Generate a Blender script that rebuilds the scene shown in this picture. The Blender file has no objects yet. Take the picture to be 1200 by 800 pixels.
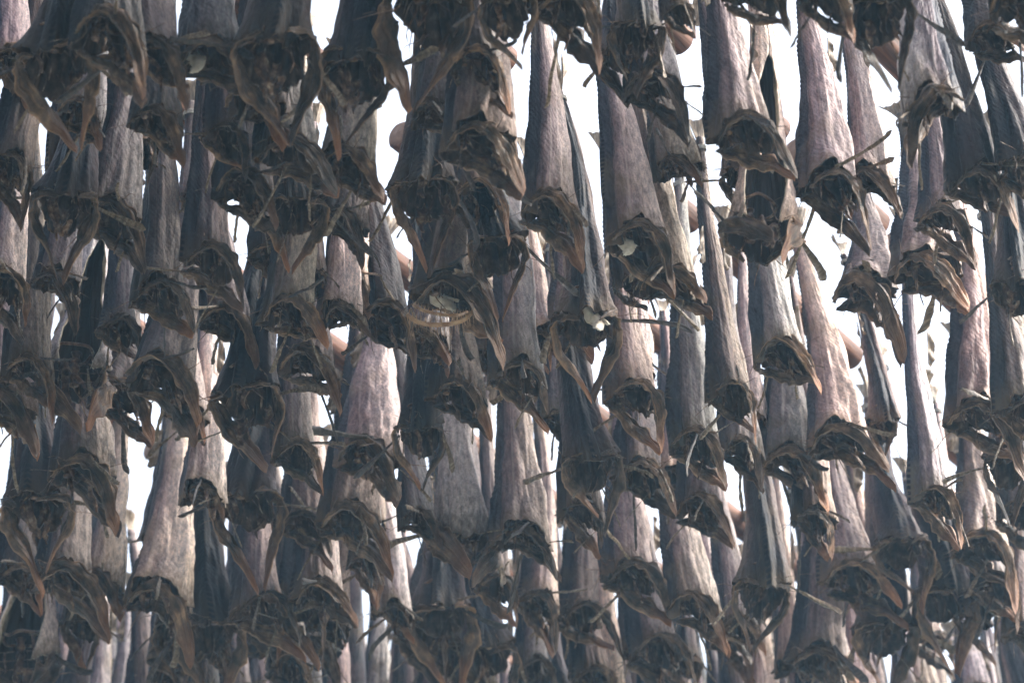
import bpy, bmesh, math, random
from mathutils import Vector, Matrix, noise, Euler

R = math.radians
# ------------------------------------------------------------------ scene, camera, light
sc = bpy.context.scene
COL = sc.collection
ELEV = 33.0
FPX = 3258.0                      # focal length in photo pixels (1200 wide)
CAM = Vector((0, 0, 1.6))
cam_d = bpy.data.cameras.new('camera')
cam = bpy.data.objects.new('camera', cam_d)
COL.objects.link(cam)
cam.location = CAM
cam.rotation_euler = (R(90 + ELEV), 0, 0)
cam_d.sensor_width = 36
cam_d.lens = 36 * FPX / 1200
cam_d.clip_start = 0.05
cam_d.clip_end = 3000
cam_d.dof.use_dof = True
cam_d.dof.focus_distance = 6.6
cam_d.dof.aperture_fstop = 3.6
sc.camera = cam

SUN_EL, SUN_AZ = 36, 88            # azimuth clockwise from +Y (the viewing direction)
w = bpy.data.worlds.new('World')
sc.world = w
w.use_nodes = True
nt = w.node_tree
bg = nt.nodes['Background']
sky = nt.nodes.new('ShaderNodeTexSky')
sky.sky_type = 'NISHITA'
sky.sun_disc = False
sky.sun_elevation = R(SUN_EL)
sky.sun_rotation = R(SUN_AZ)
sky.dust_density = 4
sky.air_density = 1.0
hs = nt.nodes.new('ShaderNodeHueSaturation')
hs.inputs['Saturation'].default_value = 0.46
hs.inputs['Value'].default_value = 1.0
nt.links.new(sky.outputs[0], hs.inputs['Color'])
nt.links.new(hs.outputs[0], bg.inputs[0])
bg.inputs[1].default_value = 0.15

sun_d = bpy.data.lights.new('sun', 'SUN')
sun_d.energy = 1.1
sun_d.angle = R(14)
sun_d.color = (1, .95, .88)
sun = bpy.data.objects.new('sun', sun_d)
COL.objects.link(sun)
sun.location = (3, 3, 14)
sv = Vector((math.sin(R(SUN_AZ)) * math.cos(R(SUN_EL)), math.cos(R(SUN_AZ)) * math.cos(R(SUN_EL)), math.sin(R(SUN_EL))))
sun.rotation_euler = sv.to_track_quat('Z', 'Y').to_euler()

sc.view_settings.view_transform = 'Standard'
sc.view_settings.look = 'None'
sc.view_settings.gamma = 1
sc.view_settings.exposure = 2.22
sc.render.engine = 'CYCLES'
sc.cycles.max_bounces = 6
sc.cycles.volume_bounces = 0
sc.cycles.use_denoising = True


# ------------------------------------------------------------------ helpers
def tag(o, label=None, cat=None, group=None, kind=None):
    if label: o['label'] = label
    if cat: o['category'] = cat
    if group: o['group'] = group
    if kind: o['kind'] = kind
    return o


def mesh_from(name, verts, faces, mats, fmat=None, uvs=None, smooth=True):
    me = bpy.data.meshes.new(name)
    me.from_pydata(verts, [], faces)
    for m in mats: me.materials.append(m)
    if fmat: me.polygons.foreach_set('material_index', fmat)
    if uvs:
        uvl = me.uv_layers.new(name='UVMap')
        for p in me.polygons:
            for li in p.loop_indices:
                uvl.data[li].uv = uvs[me.loops[li].vertex_index]
    me.polygons.foreach_set('use_smooth', [smooth] * len(me.polygons))
    me.update()
    return me


def nodes(name):
    m = bpy.data.materials.new(name)
    m.use_nodes = True
    t = m.node_tree
    return m, t, t.nodes['Principled BSDF']


def N(t, typ, **kw):
    n = t.nodes.new(typ)
    for k, v in kw.items():
        if k.startswith('i_'):
            n.inputs[k[2:].replace('_', ' ')].default_value = v
        else:
            setattr(n, k, v)
    return n


def ramp(t, src, stops):
    r = t.nodes.new('ShaderNodeValToRGB')
    e = r.color_ramp.elements
    while len(e) < len(stops): e.new(0.5)
    for el, (p, c) in zip(e, stops):
        el.position = p
        el.color = c if len(c) == 4 else (*c, 1)
    t.links.new(src, r.inputs[0])
    return r


def mixc(t, a, b, fac, typ='MIX'):
    m = t.nodes.new('ShaderNodeMix')
    m.data_type = 'RGBA'
    m.blend_type = typ
    for s, v in ((m.inputs[0], fac), (m.inputs[6], a), (m.inputs[7], b)):
        if hasattr(v, 'is_linked') or hasattr(v, 'links'): t.links.new(v, s)
        elif isinstance(v, (int, float)): s.default_value = v
        else: s.default_value = (*v, 1)
    return m.outputs[2]


def mapping(t, src, scale, loc=None):
    m = t.nodes.new('ShaderNodeMapping')
    m.inputs['Scale'].default_value = scale
    t.links.new(src, m.inputs[0])
    if loc is not None: t.links.new(loc, m.inputs['Location'])
    return m.outputs[0]


def mathn(t, op, a, b=None, clamp=False):
    m = t.nodes.new('ShaderNodeMath')
    m.operation = op
    m.use_clamp = clamp
    for i, v in enumerate((a, b)):
        if v is None: continue
        if isinstance(v, (int, float)): m.inputs[i].default_value = v
        else: t.links.new(v, m.inputs[i])
    return m.outputs[0]


# ------------------------------------------------------------------ materials
def skin_material():
    m, t, b = nodes('dried_fish_skin')
    tc = N(t, 'ShaderNodeTexCoord')
    uv = tc.outputs['UV']
    oi = N(t, 'ShaderNodeObjectInfo')
    off = N(t, 'ShaderNodeCombineXYZ')
    t.links.new(mathn(t, 'MULTIPLY', oi.outputs['Random'], 37.0), off.inputs[0])
    t.links.new(mathn(t, 'MULTIPLY', oi.outputs['Random'], 91.0), off.inputs[1])
    sep = N(t, 'ShaderNodeSeparateXYZ')
    t.links.new(uv, sep.inputs[0])
    obj = tc.outputs['Object']
    big = N(t, 'ShaderNodeTexNoise', i_Scale=1.0, i_Detail=4.0, i_Roughness=.6)
    t.links.new(mapping(t, obj, (14, 14, 5), off.outputs[0]), big.inputs['Vector'])
    # zone: 0 at the back, 1 at the belly, pushed about by noise
    zone = mathn(t, 'ADD', sep.outputs[0], mathn(t, 'MULTIPLY', mathn(t, 'SUBTRACT', big.outputs[0], .5), .45))
    base = ramp(t, zone, [(0.0, (.022, .026, .036)), (.19, (.048, .048, .060)), (.33, (.150, .116, .118)),
                          (.48, (.222, .178, .176)), (.60, (.43, .375, .345)), (.95, (.56, .51, .46))]).outputs[0]
    # fine mottling, long grain
    gr = N(t, 'ShaderNodeTexNoise', i_Scale=1.0, i_Detail=6.0, i_Roughness=.65)
    t.links.new(mapping(t, obj, (120, 120, 48), off.outputs[0]), gr.inputs['Vector'])
    grr = ramp(t, gr.outputs[0], [(.30, (.34, .34, .38)), (.50, (.90, .88, .89)), (.70, (1.5, 1.42, 1.36))]).outputs[0]
    c = mixc(t, base, grr, .85, 'MULTIPLY')
    sp = N(t, 'ShaderNodeTexNoise', i_Scale=330.0, i_Detail=2.0)
    t.links.new(obj, sp.inputs['Vector'])
    spr = ramp(t, sp.outputs[0], [(.35, (.6, .6, .62)), (.6, (1.2, 1.18, 1.15))]).outputs[0]
    c = mixc(t, c, spr, .6, 'MULTIPLY')
    # pale lateral line
    ll = mathn(t, 'ABSOLUTE', mathn(t, 'SUBTRACT', sep.outputs[0], .43))
    llm = ramp(t, ll, [(0.0, (1, 1, 1)), (.022, (0, 0, 0))]).outputs[0]
    c = mixc(t, c, (.38, .33, .30), mathn(t, 'MULTIPLY', llm, .45))
    # ochre stains of oil
    st = N(t, 'ShaderNodeTexNoise', i_Scale=1.0, i_Detail=3.0)
    t.links.new(mapping(t, obj, (9, 9, 7), off.outputs[0]), st.inputs['Vector'])
    stm = ramp(t, st.outputs[0], [(.56, (0, 0, 0)), (.72, (1, 1, 1))]).outputs[0]
    c = mixc(t, c, (.16, .125, .075), mathn(t, 'MULTIPLY', stm, .5))
    nk = mathn(t, 'ADD', sep.outputs[1], mathn(t, 'MULTIPLY', mathn(t, 'SUBTRACT', gr.outputs[0], .5), .10))
    nkm = ramp(t, nk, [(.0, (.85, .85, .85)), (.075, (0, 0, 0))]).outputs[0]
    c = mixc(t, c, (.115, .082, .052), nkm)
    # beaded row of fin bases down the back
    bd = mathn(t, 'SINE', mathn(t, 'MULTIPLY', sep.outputs[1], 430.0))
    bdm = ramp(t, bd, [(.0, (1, 1, 1)), (.5, (0, 0, 0))]).outputs[0]
    nr = ramp(t, sep.outputs[0], [(.022, (1, 1, 1)), (.040, (0, 0, 0))]).outputs[0]
    c = mixc(t, c, (.012, .012, .018), mathn(t, 'MULTIPLY', nr, bdm))
    tone = N(t, 'ShaderNodeAttribute', attribute_type='OBJECT', attribute_name='tone')  # per-fish colour, shade under the rack included
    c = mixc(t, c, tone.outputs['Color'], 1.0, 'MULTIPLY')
    t.links.new(c, b.inputs['Base Color'])
    wd0 = big
    rr = ramp(t, wd0.outputs[0], [(.35, (.42, .42, .42)), (.65, (.68, .68, .68))]).outputs[0]
    t.links.new(rr, b.inputs['Roughness'])
    b.inputs['Specular IOR Level'].default_value = .13
    # bump: lengthwise wrinkles, slanted muscle chevrons, skin pores
    wr = N(t, 'ShaderNodeTexNoise', i_Scale=1.0, i_Detail=5.0, i_Roughness=.6, i_Distortion=.6)
    t.links.new(mapping(t, obj, (38, 38, 9), off.outputs[0]), wr.inputs['Vector'])
    wv = N(t, 'ShaderNodeTexWave', i_Scale=1.0, i_Distortion=2.5, i_Detail=2.0)
    wv.bands_direction = 'X'
    comb = N(t, 'ShaderNodeCombineXYZ')
    t.links.new(mathn(t, 'ADD', mathn(t, 'MULTIPLY', sep.outputs[1], 14.0), mathn(t, 'MULTIPLY', sep.outputs[0], 4.0)), comb.inputs[0])
    t.links.new(mathn(t, 'MULTIPLY', sep.outputs[0], 3.0), comb.inputs[1])
    t.links.new(comb.outputs[0], wv.inputs['Vector'])
    hh = mathn(t, 'ADD', mathn(t, 'MULTIPLY', wr.outputs[0], 1.0), mathn(t, 'MULTIPLY', wv.outputs['Fac'], .05))
    hh = mathn(t, 'ADD', hh, mathn(t, 'MULTIPLY', sp.outputs[0], .06))
    wd = N(t, 'ShaderNodeTexNoise', i_Scale=1.0, i_Detail=4.0, i_Roughness=.55, i_Distortion=1.2)
    t.links.new(mapping(t, obj, (24, 24, 20), off.outputs[0]), wd.inputs['Vector'])
    hh = mathn(t, 'ADD', hh, mathn(t, 'MULTIPLY', wd.outputs[0], .55))
    bp = N(t, 'ShaderNodeBump', i_Strength=.8, i_Distance=.012)
    t.links.new(hh, bp.inputs['Height'])
    t.links.new(bp.outputs[0], b.inputs['Normal'])
    return m


def simple(name, stops, scale=(30, 30, 30), rough=.6, bump=.4, spec=.4, detail=4, bdist=.004):
    m, t, b = nodes(name)
    tc = N(t, 'ShaderNodeTexCoord')
    oi = N(t, 'ShaderNodeObjectInfo')
    off = N(t, 'ShaderNodeCombineXYZ')
    t.links.new(mathn(t, 'MULTIPLY', oi.outputs['Random'], 53.0), off.inputs[0])
    n1 = N(t, 'ShaderNodeTexNoise', i_Scale=1.0, i_Detail=float(detail), i_Roughness=.6)
    t.links.new(mapping(t, tc.outputs['Object'], scale, off.outputs[0]), n1.inputs['Vector'])
    c = ramp(t, n1.outputs[0], stops).outputs[0]
    t.links.new(c, b.inputs['Base Color'])
    b.inputs['Roughness'].default_value = rough
    b.inputs['Specular IOR Level'].default_value = spec
    if bump:
        bp = N(t, 'ShaderNodeBump', i_Strength=bump, i_Distance=bdist)
        t.links.new(n1.outputs[0], bp.inputs['Height'])
        t.links.new(bp.outputs[0], b.inputs['Normal'])
    return m, t, b, c


M_SKIN = skin_material()
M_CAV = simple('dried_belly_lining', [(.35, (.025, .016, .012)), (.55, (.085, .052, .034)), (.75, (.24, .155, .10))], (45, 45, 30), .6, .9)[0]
M_LINING, _t, _b, _c = simple('pale_belly_lining', [(.35, (.16, .12, .08)), (.52, (.40, .33, .24)), (.7, (.58, .50, .38))], (50, 50, 26), .6, .8)
_s = N(_t, 'ShaderNodeSeparateXYZ')
_t.links.new(N(_t, 'ShaderNodeTexCoord').outputs['UV'], _s.inputs[0])
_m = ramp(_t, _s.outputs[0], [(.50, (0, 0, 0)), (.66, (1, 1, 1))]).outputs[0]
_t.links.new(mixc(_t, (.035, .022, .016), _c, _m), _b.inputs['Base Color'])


def bone_material():
    m, t, b, c = simple('collar_bone_hide', [(.34, (.022, .019, .014)), (.50, (.070, .051, .037)), (.62, (.135, .098, .070)), (.78, (.30, .225, .155))], (34, 34, 24), .45, 0, .3, 7, .006)
    tc = N(t, 'ShaderNodeTexCoord')
    sep = N(t, 'ShaderNodeSeparateXYZ')
    t.links.new(tc.outputs['UV'], sep.inputs[0])
    oi = N(t, 'ShaderNodeObjectInfo')
    off = N(t, 'ShaderNodeCombineXYZ')
    t.links.new(mathn(t, 'MULTIPLY', oi.outputs['Random'], 41.0), off.inputs[1])
    # grain running along the bone
    st = N(t, 'ShaderNodeTexNoise', i_Scale=1.0, i_Detail=4.0, i_Roughness=.6, i_Distortion=.5)
    t.links.new(mapping(t, tc.outputs['UV'], (11, 3.2, 1), off.outputs[0]), st.inputs['Vector'])
    sr = ramp(t, st.outputs[0], [(.32, (.42, .42, .45)), (.5, (.95, .95, .95)), (.68, (1.75, 1.65, 1.5))]).outputs[0]
    c = mixc(t, c, sr, .85, 'MULTIPLY')
    f = ramp(t, sep.outputs[1], [(.76, (0, 0, 0)), (1.0, (.7, .7, .7))]).outputs[0]
    warm = mathn(t, 'MULTIPLY', f, mathn(t, 'MULTIPLY', oi.outputs['Random'], 1.0), True)
    c2 = mixc(t, c, (.26, .115, .05), warm)
    e = ramp(t, mathn(t, 'ABSOLUTE', mathn(t, 'SUBTRACT', sep.outputs[0], .5)), [(.45, (0, 0, 0)), (.5, (.32, .32, .32))]).outputs[0]
    c3 = mixc(t, c2, (.36, .25, .16), e)
    ts = ramp(t, sep.outputs[1], [(.0, (.5, .5, .52)), (.35, (1, 1, 1))]).outputs[0]
    c3 = mixc(t, c3, mixc(t, (.72, .65, .62), (1.5, 1.29, 1.12), oi.outputs['Random']), 1.0, 'MULTIPLY')
    tone = N(t, 'ShaderNodeAttribute', attribute_type='OBJECT', attribute_name='tone')
    c3 = mixc(t, c3, tone.outputs['Color'], 1.0, 'MULTIPLY')
    t.links.new(c3, b.inputs['Base Color'])
    bp = N(t, 'ShaderNodeBump', i_Strength=1.0, i_Distance=.011)
    t.links.new(st.outputs[0], bp.inputs['Height'])
    t.links.new(bp.outputs[0], b.inputs['Normal'])
    return m


M_BONE = bone_material()
M_FIN = simple('dried_fin', [(.3, (.05, .038, .028)), (.52, (.19, .135, .085)), (.75, (.42, .34, .25))], (160, 160, 18), .5, .7)[0]
M_FIND = simple('dark_dried_fin', [(.3, (.022, .018, .018)), (.6, (.085, .065, .052)), (.78, (.24, .18, .13))], (160, 160, 18), .45, .7)[0]
M_SHRED = simple('dried_flesh_shred', [(.32, (.022, .012, .009)), (.48, (.09, .046, .028)), (.60, (.24, .145, .09)), (.74, (.50, .39, .28))], (60, 60, 60), .5, .8)[0]
M_WHITE = simple('pale_dried_flesh', [(.3, (.45, .37, .28)), (.6, (.72, .66, .56))], (80, 80, 80), .6, .6)[0]
M_TWINE = simple('grey_twine', [(.3, (.16, .15, .13)), (.7, (.42, .40, .36))], (300, 300, 300), .8, .8)[0]
M_WOOD = simple('weathered_spruce_pole', [(.3, (.025, .013, .009)), (.5, (.10, .042, .024)), (.68, (.20, .090, .052)), (.8, (.26, .17, .13))], (5, 60, 60), .7, .8, .3, 6, .006)[0]
M_ENDG = simple('sawn_pole_end', [(.3, (.09, .045, .028)), (.7, (.20, .12, .08))], (60, 60, 60), .7, .3)[0]
M_GROUND = simple('stony_heath', [(.3, (.09, .09, .075)), (.5, (.15, .15, .125)), (.7, (.27, .26, .24))], (.7, .7, .7), .9, .6, .2, 8, .1)[0]


# ------------------------------------------------------------------ fish meshes
def lerp_tab(tab, s):
    for (s0, v0), (s1, v1) in zip(tab, tab[1:]):
        if s <= s1:
            k = (s - s0) / (s1 - s0)
            k = k * k * (3 - 2 * k) * .5 + k * .5
            return v0 + (v1 - v0) * k
    return tab[-1][1]


LEN = 0.68
A_TAB = [(0, .060), (.035, .055), (.09, .050), (.2, .044), (.32, .037), (.5, .028), (.7, .021), (.86, .016), (1, .0125)]
B_TAB = [(0, .070), (.04, .066), (.10, .060), (.2, .053), (.32, .044), (.5, .033), (.7, .024), (.86, .018), (1, .0135)]


def rim_z(u, rnd):
    c = math.cos(u)                                  # high on the flanks, low at the nape and lower under the throat
    return -.040 * max(0, c) ** 1.3 - .052 * max(0, -c) ** 1.2 + .014 * noise.noise(Vector((c * 2, math.sin(u) * 2, rnd))) + .009 * noise.noise(Vector((c * 8, math.sin(u) * 8, rnd)))


def body_mesh(idx, open_belly=False):
    rnd = idx * 7.31 + (50 if open_belly else 0)
    rg = random.Random(idx + (100 if open_belly else 0))
    NA, NS = 76, 150
    bend = rg.uniform(-.036, .036)
    bend2 = rg.uniform(-.012, .018)
    twist = rg.uniform(-.9, .9)
    ph = rg.uniform(0, 6)
    fold_u = rg.uniform(1.2, 2.2)
    groove = rg.uniform(.12, .28)
    cr_u = rg.uniform(1.15, 1.5)
    cw = rg.uniform(.03, .08)
    full = rg.uniform(-.10, .20)

    def gap(s):
        if not open_belly: return .0004
        return .02 + .95 * max(0, math.sin(min(1, max(0, s + .06) / .62) * math.pi)) ** .6 * (.6 if idx % 2 else .85)

    def point(u, s, inset):
        a, b = lerp_tab(A_TAB, s), lerp_tab(B_TAB, s)
        r = 1.0 + full * math.exp(-((s - .38) / .22) ** 2)
        au = abs(u)
        # hollow flanks either side of the back ridge, sunken when dried
        r -= groove * math.exp(-((au - .55) / .28) ** 2) * (1 - .4 * s)
        r -= .10 * math.exp(-((u - fold_u) / .22) ** 2) * min(1, s * 4)
        r -= .09 * math.exp(-((u + fold_u + .3) / .25) ** 2) * min(1, s * 4)
        r += .05 * math.exp(-(au / .16) ** 2)
        r -= cw * math.exp(-((au - cr_u - .25 * s) / .07) ** 2) * min(1, s * 6)
        r += .05 * math.exp(-((au - 2.5) / .10) ** 2)
        q = Vector((math.cos(u) * 1.6, math.sin(u) * 1.6, s * 4.5 + rnd))
        r += .20 * noise.noise(q)
        rn = 1 - abs(noise.noise(Vector((math.cos(u) * 2.6, math.sin(u) * 2.6, s * 2.2 + rnd + 9)))) * 2
        r += .09 * max(0, rn) ** 3 - .03
        q = Vector((math.cos(u) * 5, math.sin(u) * 5, s * 7 + rnd * 2))
        r += .10 * noise.noise(q)
        q = Vector((math.cos(u) * 12, math.sin(u) * 12, s * 13 + rnd * 3))
        r += .075 * noise.noise(q)
        r += .13 * noise.noise(Vector((s * 5.5, rnd + 21, math.cos(u) * .5)))
        # creases that run down into the neck rim
        k = math.exp(-s / .07)
        r += k * .055 * math.sin(u * 9 + ph + 3 * noise.noise(Vector((u, s * 8, rnd))))
        r += k * .10 * noise.noise(Vector((u * 2.2, s * 9, rnd + 5)))
        x = math.sin(u) * a * r
        y = -math.cos(u) * b * r
        if au < .12:                                  # beaded fin bases along the back
            y -= .0035 * max(0, 1 - au / .1) * (abs(math.sin(s * 150)) ** .7) * (1 if .12 < s < .92 else 0)
        if inset:
            L = math.hypot(x, y) or 1
            x -= x / L * inset
            y -= y / L * inset
        if open_belly and au > 1.6:                   # flaps flare outwards
            fl = (au - 1.6) / 1.5 * math.exp(-((s - .15) / .3) ** 2)
            x *= 1 + .35 * fl
            y += .015 * fl
        z0 = rim_z(u, rnd)
        zz = s * LEN
        z = zz + z0 * max(0, 1 - s / .12)
        tw = twist * s
        x, y = x * math.cos(tw) - y * math.sin(tw), x * math.sin(tw) + y * math.cos(tw)
        x += bend * math.sin(s * math.pi) + .004 * math.sin(s * 9 + ph)
        y += bend2 * math.sin(s * math.pi)
        return (x, y, z)

    verts, uvs = [], []
    for layer in (0, 1):
        for i in range(NS + 1):
            s = (i / NS) ** 1.12
            g = gap(s)
            for j in range(NA + 1):
                u = -math.pi + g + (2 * math.pi - 2 * g) * j / NA
                verts.append(point(u, s, .0035 if layer else 0))
                uvs.append((abs(u) / math.pi, s))
    W = NA + 1
    LO = (NS + 1) * W
    faces, fm = [], []
    for i in range(NS):
        for j in range(NA):
            a_ = i * W + j
            faces.append((a_, a_ + 1, a_ + W + 1, a_ + W)); fm.append(0)
            faces.append((LO + a_ + W, LO + a_ + W + 1, LO + a_ + 1, LO + a_)); fm.append(1)
        a_ = i * W
        faces.append((a_, a_ + W, LO + a_ + W, LO + a_)); fm.append(1)
        a_ = i * W + NA
        faces.append((LO + a_, LO + a_ + W, a_ + W, a_)); fm.append(1)
    for j in range(NA):
        faces.append((LO + j, LO + j + 1, j + 1, j)); fm.append(1)
    top = NS * W
    faces.append(tuple(top + j for j in range(NA))); fm.append(0)
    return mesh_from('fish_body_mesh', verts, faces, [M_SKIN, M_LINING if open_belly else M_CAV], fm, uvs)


def catmull(P, q):
    n = len(P) - 1
    x = min(q * n, n - 1e-6)
    i = int(x)
    f = x - i
    p0, p1, p2, p3 = P[max(i - 1, 0)], P[i], P[i + 1], P[min(i + 2, n)]
    return .5 * ((2 * p1) + (p2 - p0) * f + (2 * p0 - 5 * p1 + 4 * p2 - p3) * f * f + (3 * p1 - p0 - 3 * p2 + p3) * f ** 3)


def ribbon(P, Wd, axis_pt, mat, seg=26, cr=8, th=.004, cup=.25, jag=.0, seed=0, name='ribbon', wav=0.):
    """thick curved blade along P; flat side faces away from axis_pt's vertical axis"""
    P = [Vector(p) for p in P]
    verts, uvs = [], []
    for i in range(seg + 1):
        q = i / seg
        c = catmull(P, q)
        tg = (catmull(P, min(1, q + .03)) - catmull(P, max(0, q - .03))).normalized()
        out = Vector((c.x - axis_pt[0], c.y - axis_pt[1], 0))
        out = (out - tg * out.dot(tg))
        if out.length < 1e-5: out = Vector((1, 0, 0))
        out.normalize()
        side = tg.cross(out).normalized()
        wd = lerp_tab(Wd, q)
        wd *= 1 + .18 * noise.noise(Vector((q * 4, seed, 1)))
        out = (out + side * wav * math.sin(q * 5 + seed)).normalized()
        ring = []
        for j in range(cr + 1):
            k = j / cr * 2 - 1
            e = 1 + jag * noise.noise(Vector((q * 22, k * 2, seed)))
            p = c + side * (k * wd / 2 * e) - out * (cup * wd * k * k) + out * (.0035 * noise.noise(Vector((q * 9, k * 2.2, seed + 9))))
            ring.append((p, k, out))
        tt = th * (.35 + .65 * math.sin(min(1, q * 1.02) * math.pi) ** .5)
        for p, k, o in ring:
            verts.append(tuple(p + o * tt * .5 * (1 - .7 * k * k))); uvs.append(((k + 1) / 2, q))
        for p, k, o in reversed(ring):
            verts.append(tuple(p - o * tt * .5 * (1 - .5 * k * k))); uvs.append(((k + 1) / 2, q))
    W = 2 * (cr + 1)
    faces = []
    for i in range(seg):
        for j in range(W):
            a_, b_ = i * W + j, i * W + (j + 1) % W
            faces.append((a_, b_, b_ + W, a_ + W))
    faces.append(tuple(range(W))[::-1])
    faces.append(tuple(seg * W + j for j in range(W)))
    return verts, faces, uvs


def merge(parts):
    V, F, U = [], [], []
    for v, f, u in parts:
        o = len(V)
        V += v
        F += [tuple(i + o for i in ff) for ff in f]
        U += u
    return V, F, U


def collar_mesh(idx, sg):
    """one half of the collar: a broad curved blade lofted between an upper and a lower edge, both running to the beak tip"""
    rg = random.Random(idx * 13)
    j = lambda a: rg.uniform(-a, a)
    tipz = -.156 + j(.020)
    nar = 1 + j(.18)
    T = [(.020, -.058, -.030), (.044, -.036, -.008), (.055, .000, .004), (.049 * nar, .042, -.022), (.028 * nar, .068, -.062), (.0015, .086, tipz + .014)]
    wd = 1 + j(.12)
    Bt = [(.018, -.062, -.037), (.048, -.040, -.026 * wd), (.061, -.008, -.026 * wd), (.055 * wd, .018, -.060), (.029 + j(.006), .044, -.100), (.004, .080, tipz - .006)]
    T = [Vector((sg * x, y, z)) for x, y, z in T]
    Bt = [Vector((sg * x, y, z)) for x, y, z in Bt]
    seg, cr = 32, 12
    V, U = [], []
    for i in range(seg + 1):
        q = i / seg
        a, b = catmull(T, q), catmull(Bt, q)
        tg = (catmull(T, min(1, q + .03)) + catmull(Bt, min(1, q + .03)) - catmull(T, max(0, q - .03)) - catmull(Bt, max(0, q - .03))).normalized()
        side = (b - a)
        wdt = side.length
        out = side.cross(tg).normalized()
        if out.dot(Vector((a.x, a.y + .0, 0))) < 0: out = -out
        rows = []
        for jj in range(cr + 1):
            k = jj / cr
            p = a + side * k
            bul = .14 * math.sin(k * math.pi) + .10 * math.sin(k * math.pi * 2 + idx) + .13 * math.exp(-((k - .30) / .10) ** 2) - .10 * math.exp(-((k - .55) / .12) ** 2)
            # rolled lip on the free edge
            lip = .30 * max(0, (k - .72) / .28) ** 2 + .22 * max(0, (.16 - k) / .16) ** 2
            fd = min(1, (1 - q) * 4)
            p = p + out * (wdt * (bul + lip) * fd) + fd * out * (.006 * noise.noise(Vector((q * 5, k * 2.2, idx * 3 + sg)))) + fd * out * (.0055 * noise.noise(Vector((q * 13, k * 5, idx + sg)))) + fd * out * (.003 * noise.noise(Vector((q * 30, k * 11, idx + sg))))
            if k > .6: p = p + side * (.26 * (k - .6) / .4 * noise.noise(Vector((q * 13, idx * 1.7, sg))))
            if k < .4: p = p - side * (.45 * (.4 - k) / .4 * noise.noise(Vector((q * 11, idx * 2.3 + 4, sg))))
            rows.append((p, k))
        tt = .0032 * (.45 + .55 * min(1, (1 - q) * 5)) * (.5 + .5 * min(1, q * 6))
        for p, k in rows:
            V.append(tuple(p + out * tt * .5 * (1 - .6 * (2 * k - 1) ** 4))); U.append((k, q))
        for p, k in reversed(rows):
            V.append(tuple(p - out * tt * .5 * (1 - .6 * (2 * k - 1) ** 4))); U.append((k, q))
    W = 2 * (cr + 1)
    Fc = []
    for i in range(seg):
        for jj in range(W):
            a_, b_ = i * W + jj, i * W + (jj + 1) % W
            Fc.append((a_, b_, b_ + W, a_ + W))
    Fc.append(tuple(range(W))[::-1])
    Fc.append(tuple(seg * W + jj for jj in range(W)))
    return mesh_from('collar_bone_mesh', V, Fc, [M_BONE], None, U)


def fin_mesh(idx, dark=False):
    rg = random.Random(idx * 5 + 3)
    Ln = rg.uniform(.095, .145)
    c1, c2 = rg.uniform(-.02, .02), rg.uniform(-.025, .015)
    P = [(0, 0, 0), (.3 * Ln, c1 * .4, c2 * .1), (.6 * Ln, c1, c2 * .5), (.85 * Ln, c1 * 1.2, c2), (Ln, c1 * 1.3, c2 * 1.8)]
    mid = .007 + rg.uniform(0, .011)
    Wd = [(0, .008), (.2, .007), (.6, mid), (.85, mid * 1.15), (1, mid * (.15 if idx % 3 else .9))]
    v, f, u = ribbon(P, Wd, (.5 * Ln, -1), None, 20, 8, .0026, .35, .35, idx * 1.7)
    parts = [(v, f, u)]
    return mesh_from('pectoral_fin_mesh', *merge(parts)[:2], [M_FIND if dark else M_FIN], None, merge(parts)[2])


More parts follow.
